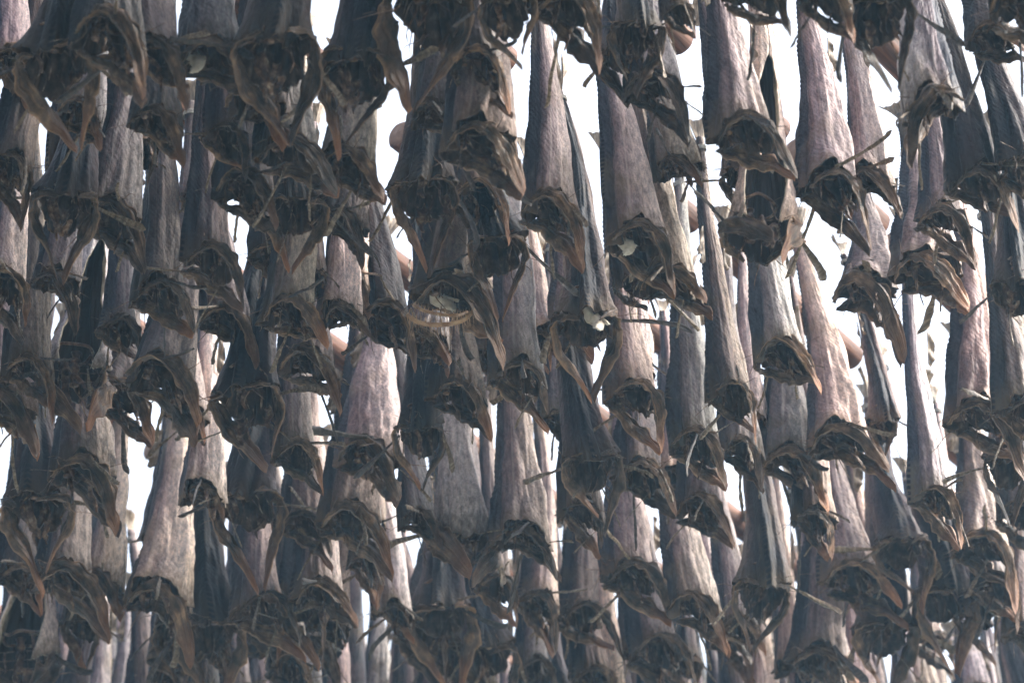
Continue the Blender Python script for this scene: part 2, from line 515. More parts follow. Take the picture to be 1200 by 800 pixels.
def shred_mesh(idx, white=False):
    rg = random.Random(idx * 11 + 7)
    parts = []
    if white:
        P = [(0, 0, .012), (.012, .004, -.004), (.020, .0, -.022), (.012, -.008, -.040)]
        parts.append(ribbon(P, [(0, .012), (.4, .026), (.7, .022), (1, .006)], (.0, .5), None, 14, 6, .006, .3, .7, idx))
        parts.append(ribbon([(.01, 0, -.01), (.026, .003, -.014), (.036, -.002, -.028)], [(0, .008), (1, .006)], (0, .5), None, 8, 4, .004, .3, .7, idx + 4))
        return mesh_from('pale_flesh_mesh', *merge(parts)[:2], [M_WHITE], None, merge(parts)[2])
    for k in range(rg.randint(6, 9)):
        an = rg.uniform(0, 2 * math.pi)
        rr = rg.uniform(.02, .055)
        x, y = math.sin(an) * rr, -math.cos(an) * rr * .8 + .005
        z0 = rg.uniform(.0, .05) - .05 * (1 - math.cos(an)) / 2
        ln = rg.uniform(.025, .085)
        dx, dy = rg.uniform(-.03, .03), rg.uniform(-.015, .03)
        P = [(x, y, z0), (x + dx * .4 + rg.uniform(-.008, .008), y + dy * .3, z0 - ln * .35), (x + dx * .8 + rg.uniform(-.008, .008), y + dy * .7, z0 - ln * .7), (x + dx, y + dy, z0 - ln)]
        wd = rg.choice([.0022, .003, .004, .008, .014, .020])
        parts.append(ribbon(P, [(0, wd), (.5, wd * 1.1), (1, wd * .3)], (rg.uniform(-.1, .1), -.2), None, 10, 4, .002, .5, .8, k + idx))
    for k in range(rg.randint(5, 8)):                 # splinters and sinews standing off the torn rim
        an = rg.uniform(-2.6, 2.6)
        x, y = math.sin(an) * .056, -math.cos(an) * .062
        z0 = -.012 - .02 * rg.random()
        ln = rg.uniform(.03, .085)
        dx, dy, dz = math.sin(an) + rg.uniform(-.8, .8), -math.cos(an) + rg.uniform(-.8, .8), rg.uniform(-1.3, .4)
        m_ = math.sqrt(dx * dx + dy * dy + dz * dz) / ln
        dx, dy, dz = dx / m_, dy / m_, dz / m_
        parts.append(tube([(x * .62, y * .62, .036), (x * .88, y * .88, z0 + .008), (x + dx * .3, y + dy * .3, z0 + dz * .3), (x + dx * .7 + rg.uniform(-.008, .008), y + dy * .7, z0 + dz * .75), (x + dx, y + dy, z0 + dz + rg.uniform(-.012, .004))], rg.uniform(.0010, .0019), 12, 5, .25))
    ring = []                                         # unseen ring inside the neck that joins the splinters
    for i in range(13):
        an = i / 12 * 2 * math.pi
        ring.append((math.sin(an) * .036, -math.cos(an) * .040, .034 + .012 * rg.random()))
    ring[-1] = ring[0]
    parts.append(tube(ring, .0030, 48, 6))
    V, F, U = merge(parts)
    return mesh_from('flesh_shred_mesh', V, F, [M_SHRED], None, U)


def tube(P, r, seg=10, ns=7, taper=1.0):
    P = [Vector(p) for p in P]
    V, F, U = [], [], []
    for i in range(seg + 1):
        q = i / seg
        c = catmull(P, q)
        tg = (catmull(P, min(1, q + .04)) - catmull(P, max(0, q - .04))).normalized()
        a = tg.orthogonal().normalized() if i == 0 else (a - tg * a.dot(tg)).normalized()
        b = tg.cross(a)
        rr = r * (1 + (taper - 1) * q)
        for j in range(ns):
            an = 2 * math.pi * j / ns
            V.append(tuple(c + a * math.cos(an) * rr + b * math.sin(an) * rr)); U.append((j / ns, q))
    for i in range(seg):
        for j in range(ns):
            a_, b_ = i * ns + j, i * ns + (j + 1) % ns
            F.append((a_, b_, b_ + ns, a_ + ns))
    F.append(tuple(range(ns))[::-1]); F.append(tuple(seg * ns + j for j in range(ns)))
    return V, F, U


def backbone_mesh():
    parts = []
    V, F, U = [], [], []
    seg, ns = 24, 10
    for i in range(seg + 1):
        q = i / seg
        rr = .0085 * (1 + .22 * math.cos(q * 4 * 2 * math.pi)) * (.9 + .1 * q)
        for j in range(ns):
            an = 2 * math.pi * j / ns
            V.append((math.cos(an) * rr, -.030 + math.sin(an) * rr, -.018 + q * .07)); U.append((j / ns, q))
    for i in range(seg):
        for j in range(ns):
            a_, b_ = i * ns + j, i * ns + (j + 1) % ns
            F.append((a_, b_, b_ + ns, a_ + ns))
    F.append(tuple(range(ns))[::-1]); F.append(tuple(seg * ns + j for j in range(ns)))
    parts.append((V, F, U))
    for k in range(3):
        z = -.008 + k * .018
        for s in (-1, 1):
            parts.append(tube([(s * .005, -.030, z), (s * .022, -.020, z - .006), (s * .038, .002, z - .016)], .0018, 8, 5, .3))
    V, F, U = merge(parts)
    return mesh_from('backbone_mesh', V, F, [M_SHRED], None, U)


def tail_mesh(idx):
    """dried tail fin: a ragged fan folded on itself, starting at the narrow end of the body"""
    rg = random.Random(idx + 77)
    V, F, U = [], [], []
    NR, NL = 18, 9
    for side in (0, 1):
        for i in range(NL + 1):
            q = i / NL
            for j in range(NR + 1):
                k = j / NR * 2 - 1
                ln = .085 * (.72 + .28 * abs(k)) * (1 + .12 * noise.noise(Vector((k * 9, idx, 0))) * q)
                x = .004 * math.sin(j * 2.4) * q + .02 * q * q * math.sin(k * 3 + idx)
                y = k * (.012 + .036 * q)
                V.append((x + (.0014 if side else -.0014), y, LEN - .01 + ln * q)); U.append((j / NR, q))
    W = NR + 1
    LO = (NL + 1) * W
    for i in range(NL):
        for j in range(NR):
            a = i * W + j
            F.append((a, a + 1, a + W + 1, a + W)); F.append((LO + a + W, LO + a + W + 1, LO + a + 1, LO + a))
    for j in range(NR):
        F.append((NL * W + j, NL * W + j + 1, LO + NL * W + j + 1, LO + NL * W + j))
    for i in range(NL):
        for e in (0, NR):
            F.append((i * W + e, (i + 1) * W + e, LO + (i + 1) * W + e, LO + i * W + e))
    return mesh_from('tail_fin_mesh', V, F, [M_FIN], None, U)


def dorsal_mesh(idx):
    """shrivelled, ragged fin standing on the back or belly line (local: along z, out along -y)"""
    V, F, U = [], [], []
    n = 26
    ln = .10 + .03 * (idx % 3)
    for i in range(n + 1):
        q = i / n
        h = .016 * math.sin(min(1, q * 1.15) * math.pi * .87 + .25) * (1 + .7 * noise.noise(Vector((q * 16, idx * 3.1, 0)))) + .003
        z = q * ln
        wob = .003 * math.sin(q * 17 + idx)
        for (yy, xx) in ((.004, -.0022), (-h * .5, -.001 + wob), (-h, -.0004 + wob * 2.2), (-h, .0006 + wob * 2.2), (-h * .5, .001 + wob), (.004, .0022)):
            V.append((xx, yy, z + yy * 1.1 * .8)); U.append((-yy * 20, q))
    for i in range(n):
        for j in range(5):
            a = i * 6 + j
            F.append((a, a + 1, a + 7, a + 6))
    F.append((0, 5, 4, 3, 2, 1))
    o = n * 6
    F.append((o, o + 1, o + 2, o + 3, o + 4, o + 5))
    return mesh_from('dorsal_fin_mesh', V, F, [M_FIN], None, U)


def twine_mesh():
    """noose round the tail wrist plus a line up over the pole; z=0 at the wrist, pole centre at the side +x"""
    parts = []
    for k in range(3):
        z = -.004 + k * .004
        pts = [(math.cos(a) * .0165, math.sin(a) * .0165, z + .001 * math.sin(a)) for a in [i / 12 * 2 * math.pi for i in range(13)]]
        parts.append(tube(pts, .0018, 30, 6))
    return merge(parts)


def gill_arch_mesh(idx):
    parts = []
    pts = [(-.078, 0, .012), (-.055, -.004, -.004), (-.02, -.006, -.010), (.02, -.006, -.008), (.055, -.002, .004), (.078, .004, .026)]
    parts.append(tube(pts, .0048, 30, 8, .9))
    P = [Vector(p) for p in pts]
    rg = random.Random(idx)
    for i in range(30):
        q = .03 + .9 * i / 29
        c = catmull(P, q)
        parts.append(tube([c, c + Vector((rg.uniform(-.003, .003), -.004, -.009)), c + Vector((rg.uniform(-.005, .005), rg.uniform(-.008, .004), -rg.uniform(.016, .034)))], .0013, 5, 4, .3))
        if i % 2: parts.append(tube([c, c + Vector((0, -.006, .006)), c + Vector((.001, -.007, .012))], .0019, 4, 4, .3))
    V, F, U = merge(parts)
    return mesh_from('gill_arch_mesh', V, F, [M_GILL], None, U)


M_GILL = simple('dried_gill_bone', [(.3, (.20, .095, .045)), (.7, (.52, .34, .19))], (60, 60, 60), .4, .4, .5)[0]

NB = 10
BODY = [body_mesh(i) for i in range(NB)]
BODY_OPEN = [body_mesh(i, True) for i in range(3)]
COLLAR = {sg: [collar_mesh(i, sg) for i in range(6)] for sg in (-1, 1)}
FIN = [fin_mesh(i) for i in range(7)]
FIND = [fin_mesh(i + 20, True) for i in range(4)]
SHRED = [shred_mesh(i) for i in range(6)]
WHITE = [shred_mesh(i, True) for i in range(2)]
TAIL = [tail_mesh(i) for i in range(3)]
DORS = [dorsal_mesh(i) for i in range(4)]
SPINE = backbone_mesh()
tv = twine_mesh()
TWINE = mesh_from('twine_mesh', tv[0], tv[1], [M_TWINE], None, tv[2])
GILL = gill_arch_mesh(1)

# ------------------------------------------------------------------ the rack: parallel poles seen from below
PHI = R(54)                                         # poles run away to the right
PD = Vector((math.cos(PHI), math.sin(PHI), 0))      # along the poles
PN = Vector((-math.sin(PHI), math.cos(PHI), 0))     # across them
ZP = 6.02                                           # height of pole centres
SP = 0.40                                           # pole spacing
SIDE = 0.062
S0 = 0.05

cE, sE = math.cos(R(ELEV)), math.sin(R(ELEV))


def ray(px, py):
    x, y = (px - 600) / FPX, (400 - py) / FPX
    return Vector((x, cE - y * sE, sE + y * cE))     # unit depth along the optical axis


def project(p):
    d = p - CAM
    dep = d.y * cE + d.z * sE
    return 600 + FPX * d.x / dep, 400 - FPX * (-d.y * sE + d.z * cE) / dep, dep


# x, y of the neck rim in the photo, width px, yaw (0 belly away, 90 belly to the right, 180 belly to the viewer), tone (skin colour with the rack's shade painted in), kind
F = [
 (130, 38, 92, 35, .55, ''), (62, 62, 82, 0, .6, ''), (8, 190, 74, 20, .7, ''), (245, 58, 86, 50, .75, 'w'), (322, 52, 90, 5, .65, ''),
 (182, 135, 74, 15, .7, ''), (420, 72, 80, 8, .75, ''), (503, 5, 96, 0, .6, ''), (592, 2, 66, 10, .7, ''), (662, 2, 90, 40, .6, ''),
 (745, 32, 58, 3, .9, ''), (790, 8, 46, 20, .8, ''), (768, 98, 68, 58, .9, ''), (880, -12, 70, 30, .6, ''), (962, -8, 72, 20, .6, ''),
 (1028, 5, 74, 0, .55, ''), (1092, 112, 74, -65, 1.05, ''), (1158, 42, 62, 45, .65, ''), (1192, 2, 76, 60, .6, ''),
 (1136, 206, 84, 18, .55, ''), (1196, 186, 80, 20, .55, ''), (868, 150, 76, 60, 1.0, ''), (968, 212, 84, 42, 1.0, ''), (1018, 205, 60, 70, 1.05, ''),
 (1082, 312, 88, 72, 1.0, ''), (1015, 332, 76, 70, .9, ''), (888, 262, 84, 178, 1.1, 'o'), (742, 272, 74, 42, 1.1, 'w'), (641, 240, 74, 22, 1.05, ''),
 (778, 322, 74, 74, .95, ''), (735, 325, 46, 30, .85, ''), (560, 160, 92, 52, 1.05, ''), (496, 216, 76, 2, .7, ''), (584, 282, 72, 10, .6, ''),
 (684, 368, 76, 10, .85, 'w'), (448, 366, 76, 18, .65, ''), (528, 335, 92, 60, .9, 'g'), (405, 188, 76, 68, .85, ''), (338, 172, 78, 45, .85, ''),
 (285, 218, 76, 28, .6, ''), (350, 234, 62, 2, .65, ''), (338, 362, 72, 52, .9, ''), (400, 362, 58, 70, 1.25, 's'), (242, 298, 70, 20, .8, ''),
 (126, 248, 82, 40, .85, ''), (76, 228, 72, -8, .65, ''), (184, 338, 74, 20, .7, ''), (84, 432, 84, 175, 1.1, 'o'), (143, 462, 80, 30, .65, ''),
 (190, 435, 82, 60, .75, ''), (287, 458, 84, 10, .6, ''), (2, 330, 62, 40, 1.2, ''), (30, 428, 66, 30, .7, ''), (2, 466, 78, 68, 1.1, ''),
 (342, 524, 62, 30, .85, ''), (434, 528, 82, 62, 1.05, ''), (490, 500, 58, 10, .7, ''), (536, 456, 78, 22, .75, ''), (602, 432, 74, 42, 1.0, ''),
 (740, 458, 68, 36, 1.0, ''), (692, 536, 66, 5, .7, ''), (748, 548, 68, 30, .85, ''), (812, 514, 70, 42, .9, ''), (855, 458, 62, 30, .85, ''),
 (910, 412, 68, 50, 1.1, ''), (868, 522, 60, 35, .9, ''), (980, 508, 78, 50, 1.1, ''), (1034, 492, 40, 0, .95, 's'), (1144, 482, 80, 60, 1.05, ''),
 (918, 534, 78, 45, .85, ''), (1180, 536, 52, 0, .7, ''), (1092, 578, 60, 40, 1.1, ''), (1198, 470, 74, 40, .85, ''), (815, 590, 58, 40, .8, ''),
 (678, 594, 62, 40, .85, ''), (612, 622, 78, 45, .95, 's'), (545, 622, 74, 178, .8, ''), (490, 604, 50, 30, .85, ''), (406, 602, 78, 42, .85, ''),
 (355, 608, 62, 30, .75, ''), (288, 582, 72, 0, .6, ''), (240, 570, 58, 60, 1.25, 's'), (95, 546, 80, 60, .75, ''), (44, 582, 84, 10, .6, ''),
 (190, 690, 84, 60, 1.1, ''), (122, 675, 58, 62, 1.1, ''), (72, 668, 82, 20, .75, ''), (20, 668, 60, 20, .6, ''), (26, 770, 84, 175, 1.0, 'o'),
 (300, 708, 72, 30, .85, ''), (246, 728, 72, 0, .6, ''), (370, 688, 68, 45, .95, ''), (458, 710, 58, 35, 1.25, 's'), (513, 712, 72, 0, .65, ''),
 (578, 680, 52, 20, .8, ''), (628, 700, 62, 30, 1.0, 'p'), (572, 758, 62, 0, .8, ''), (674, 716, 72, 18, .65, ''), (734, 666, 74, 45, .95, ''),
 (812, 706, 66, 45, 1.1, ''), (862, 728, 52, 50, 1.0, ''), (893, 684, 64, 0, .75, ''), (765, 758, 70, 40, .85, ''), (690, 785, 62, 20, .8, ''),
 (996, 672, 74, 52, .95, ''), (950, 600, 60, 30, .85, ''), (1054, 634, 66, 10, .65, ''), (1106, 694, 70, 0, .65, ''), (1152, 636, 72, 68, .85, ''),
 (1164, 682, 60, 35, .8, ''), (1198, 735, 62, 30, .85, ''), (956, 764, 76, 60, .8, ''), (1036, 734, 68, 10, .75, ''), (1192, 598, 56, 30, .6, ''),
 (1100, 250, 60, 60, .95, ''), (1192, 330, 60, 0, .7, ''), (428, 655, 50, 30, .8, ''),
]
# places where white sky shows between the fish (x, y, rx, ry)
GAPS = [(42, 185, 5, 38), (30, 340, 6, 40), (30, 475, 8, 28), (14, 520, 14, 12), (10, 600, 8, 30), (222, 115, 4, 14), (168, 248, 3, 10), (180, 490, 9, 16),
        (150, 590, 10, 34), (152, 690, 5, 20), (57, 740, 6, 34), (441, 140, 6, 36), (387, 40, 3, 20), (476, 104, 6, 10), (612, 90, 7, 45), (650, 150, 6, 60),
        (696, 130, 9, 60), (742, 160, 5, 30), (820, 70, 12, 50), (828, 235, 8, 45), (708, 210, 4, 20), (970, 90, 10, 22), (915, 45, 4, 12), (985, 100, 8, 30), (925, 100, 3, 50),
        (940, 305, 6, 22), (1105, 450, 10, 55), (1098, 385, 8, 20), (1165, 320, 7, 50), (1010, 410, 6, 40), (1045, 430, 5, 50), (815, 380, 5, 15), (1188, 612, 8, 8), (1180, 690, 6, 20),
        (1172, 745, 7, 34), (1116, 780, 8, 14), (1038, 770, 4, 8), (830, 780, 8, 14), (778, 680, 5, 18), (660, 602, 6, 8), (430, 690, 4, 10), (580, 670, 4, 6),
        (470, 630, 4, 12), (456, 585, 5, 8), (475, 535, 4, 12), (467, 448, 4, 18), (397, 420, 3, 12), (324, 415, 3, 8), (1060, 90, 4, 8), (1110, 590, 2, 2), (1040, 395, 6, 12),
        (838, 597, 5, 7), (908, 580, 5, 8), (1063, 690, 3, 12), (525, 460, 4, 12), (1190, 230, 2, 4), (895, 25, 3, 8), (655, 60, 8, 20), (880, 585, 3, 4), (1160, 290, 6, 20), (775, 620, 3, 8)]


GAPS = [(a, b, c * .75, d * .9) for a, b, c, d in GAPS]


class Fish:
    pass


placed = []
poles_used = {}


def candidates(px, py, wpx, offs=(SIDE,)):
    d = ray(px, py)
    out = []
    for k in range(2, 30):
        for side in [sg * o / SIDE for sg in (-1, 1) for o in offs]:
            target = S0 + k * SP + side * SIDE
            den = d.dot(PN)
            t = (target - CAM.dot(PN)) / den if abs(den) > 1e-6 else -1
            if t < 3.5 or t > 13: continue
            p = CAM + d * t
            drop = ZP - p.z
            if not .40 < drop < 1.02: continue
            out.append((k, side, t, p, drop, wpx * t / FPX))
    return out


for n, (px, py, wpx, yaw, tone, kind) in sorted(enumerate(F), key=lambda e: e[1][1]):
    if 12 < yaw < 100: yaw = 60 + (yaw - 18) * .72
    elif -100 < yaw < -30: yaw = -88
    best = None
    for k, side, t, p, drop, wid in candidates(px, py, wpx, (SIDE, .11)):
        want = .77 * (.75 + .25 * wid / .15)
        cost = abs(drop - .04 - want) * 3 + abs(wid - .152) * 2
        for g in placed:
            hd = math.hypot(p.x - g.p.x, p.y - g.p.y)
            if hd < .10: cost += (.10 - hd) * 40
            if abs(g.px - px) < (g.w + wpx) * .45 and t < g.t + .04: cost += 1.5 * min(1, (g.t + .04 - t) * 3)
        if best is None or cost < best[0]: best = (cost, k, side, t, p, drop, wid)
    if best is None: continue
    cost, k, side, t, p, drop, wid = best
    f = Fish()
    f.n, f.px, f.py, f.w, f.yaw, f.tone, f.kind = n, px, py, wpx, yaw, tone + (.08 if py > 500 else 0), kind  # lower rows painted paler to stand for the stronger light there
    f.t, f.p, f.k, f.side, f.wid, f.drop = t, p, k, side, wid, drop
    f.main = True
    placed.append(f)

DEBUG_GAPS = GAPS


def silhouette_hits(px, py, L_px, wpx, gaps, pad=0):
    for gx, gy, rx, ry in gaps:
        for m in range(5):
            yy = gy + (m / 2 - 1) * ry
            if py - L_px < yy < py + 55:
                q = max(0, (py - yy) / L_px)
                hw = wpx * .5 * (1 - .75 * min(1, q) ** .9) + pad
                cx = px + (600 - px) / 5400 * (py - yy)
                if abs(gx - cx) < hw - 1: return True
    return False


rng = random.Random(5)
fill = []
SKIP = set([131, 160, 175, 179, 185, 186, 194, 201, 204, 205, 206, 212, 215, 217, 220, 223, 224, 225, 232, 233, 234, 235, 237, 238, 240, 243, 244, 245, 246, 247, 249, 250, 252, 253, 255, 256, 258, 260, 261, 265, 266, 268, 269, 271, 272, 273, 274, 275, 277, 280, 281, 282, 283, 284, 285, 287, 288, 289, 290, 291, 292, 293, 295, 296, 298, 299, 300, 302, 303, 305, 306, 307, 308, 309, 310, 312, 313, 314, 315, 316, 317, 318, 319, 320, 321, 322, 323, 324, 325, 326, 327, 328, 329, 330, 331, 332, 333, 335, 336, 337, 338, 339, 341, 342, 343, 344, 345, 346, 347, 348, 349, 350, 351, 352, 353, 354, 355])
for k in range(2, 30):
    for side in (-1, 1):
        a = -12.0
        while a < 18:
            a += .135 + rng.uniform(-.012, .02)
            jit = (rng.uniform(.60, .80), rng.uniform(.125, .165), rng.random(), rng.random(), rng.random())
            base = PN * (S0 + k * SP + side * SIDE) + PD * a
            p = Vector((base.x, base.y, ZP - .03 - jit[0]))
            if p.y < 2: continue
            px, py, t = project(p)
            if not (-60 < px < 1260 and 60 < py < 1010): continue
            f = Fish()
            f.px, f.py, f.t, f.p, f.k, f.side = px, py, t, p, k, side
            f.wid, f.drop = jit[1], ZP - p.z
            f.w = jit[1] / t * FPX
            f.tone = .7 + .5 * jit[2]
            f.yaw = 62 + (jit[3] - .5) * 100
            f.kind = 's' if jit[4] < .3 else ''
            f.main = False
            Lpx = (jit[0]) * cE / t * FPX
            if silhouette_hits(px, py, Lpx, f.w, GAPS, 1): continue
            bad = False
            for g in placed:
                if math.hypot(p.x - g.p.x, p.y - g.p.y) < .098: bad = True; break
                if not g.main: continue
                # never in front of a fish read from the photo
                if t < g.t and abs(px - g.px) < (f.w + g.w) * .5 and g.py - 150 < py + 50 and py - Lpx < g.py + 70: bad = True; break
                # keep necks from doubling right beside a photographed neck
            if bad: continue
            placed.append(f)
            fill.append(f)



def covers(f, x, y):
    Lp = (f.drop - .05) * cE / f.t * FPX
    if not (f.py - Lp < y < f.py + 30): return False
    q = max(0, (f.py - y) / Lp)
    hw = f.w * .5 * (1 - .86 * min(1, q) ** .72)
    cx = f.px + (600 - f.px) / 5400 * (f.py - y)
    return abs(x - cx) < hw


pts = [(x, y) for y in range(10, 800, 18) for x in range(6, 1200, 9)]
rng.shuffle(pts)
for x, y in pts:
    if any(abs(x - gx) < rx * .75 + 2 and abs(y - gy) < ry + 2 for gx, gy, rx, ry in GAPS): continue
    if any(covers(f, x, y) for f in placed): continue
    best = None
    for m in range(45):
        wid = rng.uniform(.105, .145)
        npy, npx = y + rng.uniform(-5, 230), x + rng.uniform(-22, 22)
        wpx0 = 70 - (npy - 400) * .03
        for k, side, t, p, drop, wd_ in candidates(npx, npy, wpx0, (SIDE, .105, .15)):
            if not .55 < drop < .96: continue
            w_ = wid / t * FPX
            f = Fish()
            f.px, f.py, f.t, f.p, f.k, f.side, f.wid, f.drop, f.w = npx, npy, t, p, k, side, wid, drop, w_
            if not covers(f, x, y): continue
            if silhouette_hits(npx, npy, drop * cE / t * FPX, w_, GAPS, 0): continue
            bad = False
            for g in placed:
                hd = math.hypot(p.x - g.p.x, p.y - g.p.y)
                if hd < .070: bad = True; break
                if g.main and t < g.t and abs(npx - g.px) < (w_ + g.w) * .5 and g.py - 150 < npy + 50 and npy - 300 < g.py + 70: bad = True; break
            if bad: continue
            sc_ = t + rng.random()
            if best is None or sc_ > best[0]: best = (sc_, f)
    if best:
        f = best[1]
        f.tone, f.yaw, f.kind, f.main = rng.uniform(.9, 1.3), 70 + rng.uniform(-45, 45), 's' if rng.random() < .4 else '', False
        placed.append(f)

# necks half hidden between the photographed ones
pts = [(x, y) for y in range(30, 800, 14) for x in range(10, 1195, 14)]
rng.shuffle(pts)
extra = 0
for x, y in pts:
    if x > 560 or y > 430: continue
    if min(math.hypot((g.px - x) / 50, (g.py - y) / 66) for g in placed if g.main or g.t < 9) < 1: continue
    best = None
    for k, side, t, p, drop, wd_ in candidates(x, y, 62, (SIDE, .11)):
        if not .58 < drop < .92: continue
        wid = rng.uniform(.115, .145)
        w_ = wid / t * FPX
        Lp = drop * cE / t * FPX
        if silhouette_hits(x, y, Lp, w_, GAPS, 0): continue
        f = Fish()
        f.px, f.py, f.t, f.p, f.k, f.side, f.wid, f.drop, f.w = x, y, t, p, k, side, wid, drop, w_
        bad = False
        for g in placed:
            if math.hypot(p.x - g.p.x, p.y - g.p.y) < .09: bad = True; break
            if g.main and t < g.t and (covers(f, g.px, g.py + 15) or covers(f, g.px - g.w * .3, g.py + 5) or covers(f, g.px + g.w * .4, g.py + 15)): bad = True; break
        if bad: continue
        if best is None or drop < best.drop: best = f
    if best:
        f = best
        f.tone, f.yaw, f.kind, f.main = rng.uniform(.7, 1.1), 62 + rng.uniform(-40, 40), '', False
        placed.append(f)
        extra += 1
print('EXTRA', extra)
placed.sort(key=lambda f: (round(f.py / 1), f.px))
for i, f in enumerate(placed): f.uid = i


# ------------------------------------------------------------------ build the fish
def part(name, me, parent, loc=(0, 0, 0), rot=(0, 0, 0), scale=(1, 1, 1)):
    o = bpy.data.objects.new(name, me)
    COL.objects.link(o)
    o.parent = parent
    o.location = loc
    o.rotation_euler = rot
    o.scale = scale
    return o


GROUP = 'headless dried fish hung by the tail on the rack'
BANDS = [(-1e9, 45), (45, 130), (130, 230), (230, 320), (320, 400), (400, 480), (480, 560), (560, 640), (640, 720), (720, 800), (800, 1e9)]
BANDN = ['along the top edge', 'in second row from top', 'in third row from top', 'in fourth row from top', 'in fifth row from top', 'in the middle row',
         'in row just below middle', 'in fourth row from bottom', 'in third row from bottom', 'in lowest row of necks', 'running off the bottom edge']
ORD = ['', 'first', 'second', 'third', 'fourth', 'fifth', 'sixth', 'seventh', 'eighth', 'ninth', 'tenth', 'eleventh', 'twelfth', 'thirteenth', 'fourteenth', 'fifteenth',
       'sixteenth', 'seventeenth', 'eighteenth', 'nineteenth', 'twentieth'] + ['twenty-' + x for x in ('first', 'second', 'third', 'fourth', 'fifth', 'sixth', 'seventh', 'eighth', 'ninth')] + ['thirtieth'] \
    + ['thirty-' + x for x in ('first', 'second', 'third', 'fourth', 'fifth', 'sixth', 'seventh', 'eighth', 'ninth')] + ['fortieth'] + ['forty-' + x for x in ('first', 'second', 'third', 'fourth', 'fifth', 'sixth', 'seventh', 'eighth', 'ninth')] + ['fiftieth'] + ['fifty-' + x for x in ('first', 'second', 'third', 'fourth', 'fifth', 'sixth', 'seventh', 'eighth', 'ninth')] + ['sixtieth'] * 300


def describe(f, order):
    col = 'dark' if f.tone < .72 else 'grey-brown' if f.tone < .92 else 'pale grey' if f.tone < 1.15 else 'cream-sided'
    feat = {'o': 'slit belly flaps open', 'g': 'toothed gill arch hanging out', 'w': 'white flesh at neck', 'p': 'pale lined neck'}.get(f.kind)
    if not feat:
        y = f.yaw
        feat = 'beak pointing left' if y < -30 else 'beak straight down' if y < 15 else 'beak slanting right' if y < 50 else 'beak hooked right'
    if f.band == 10: feat = 'hanging behind'
    return '%s dried fish, %s, %s from left %s' % (col, feat, ORD[order], BANDN[f.band])


for bi, (lo, hi) in enumerate(BANDS):
    row = sorted([f for f in placed if lo <= f.py < hi and f.uid not in SKIP], key=lambda f: f.px)
    for i, f in enumerate(row):
        f.band, f.order = bi, i + 1

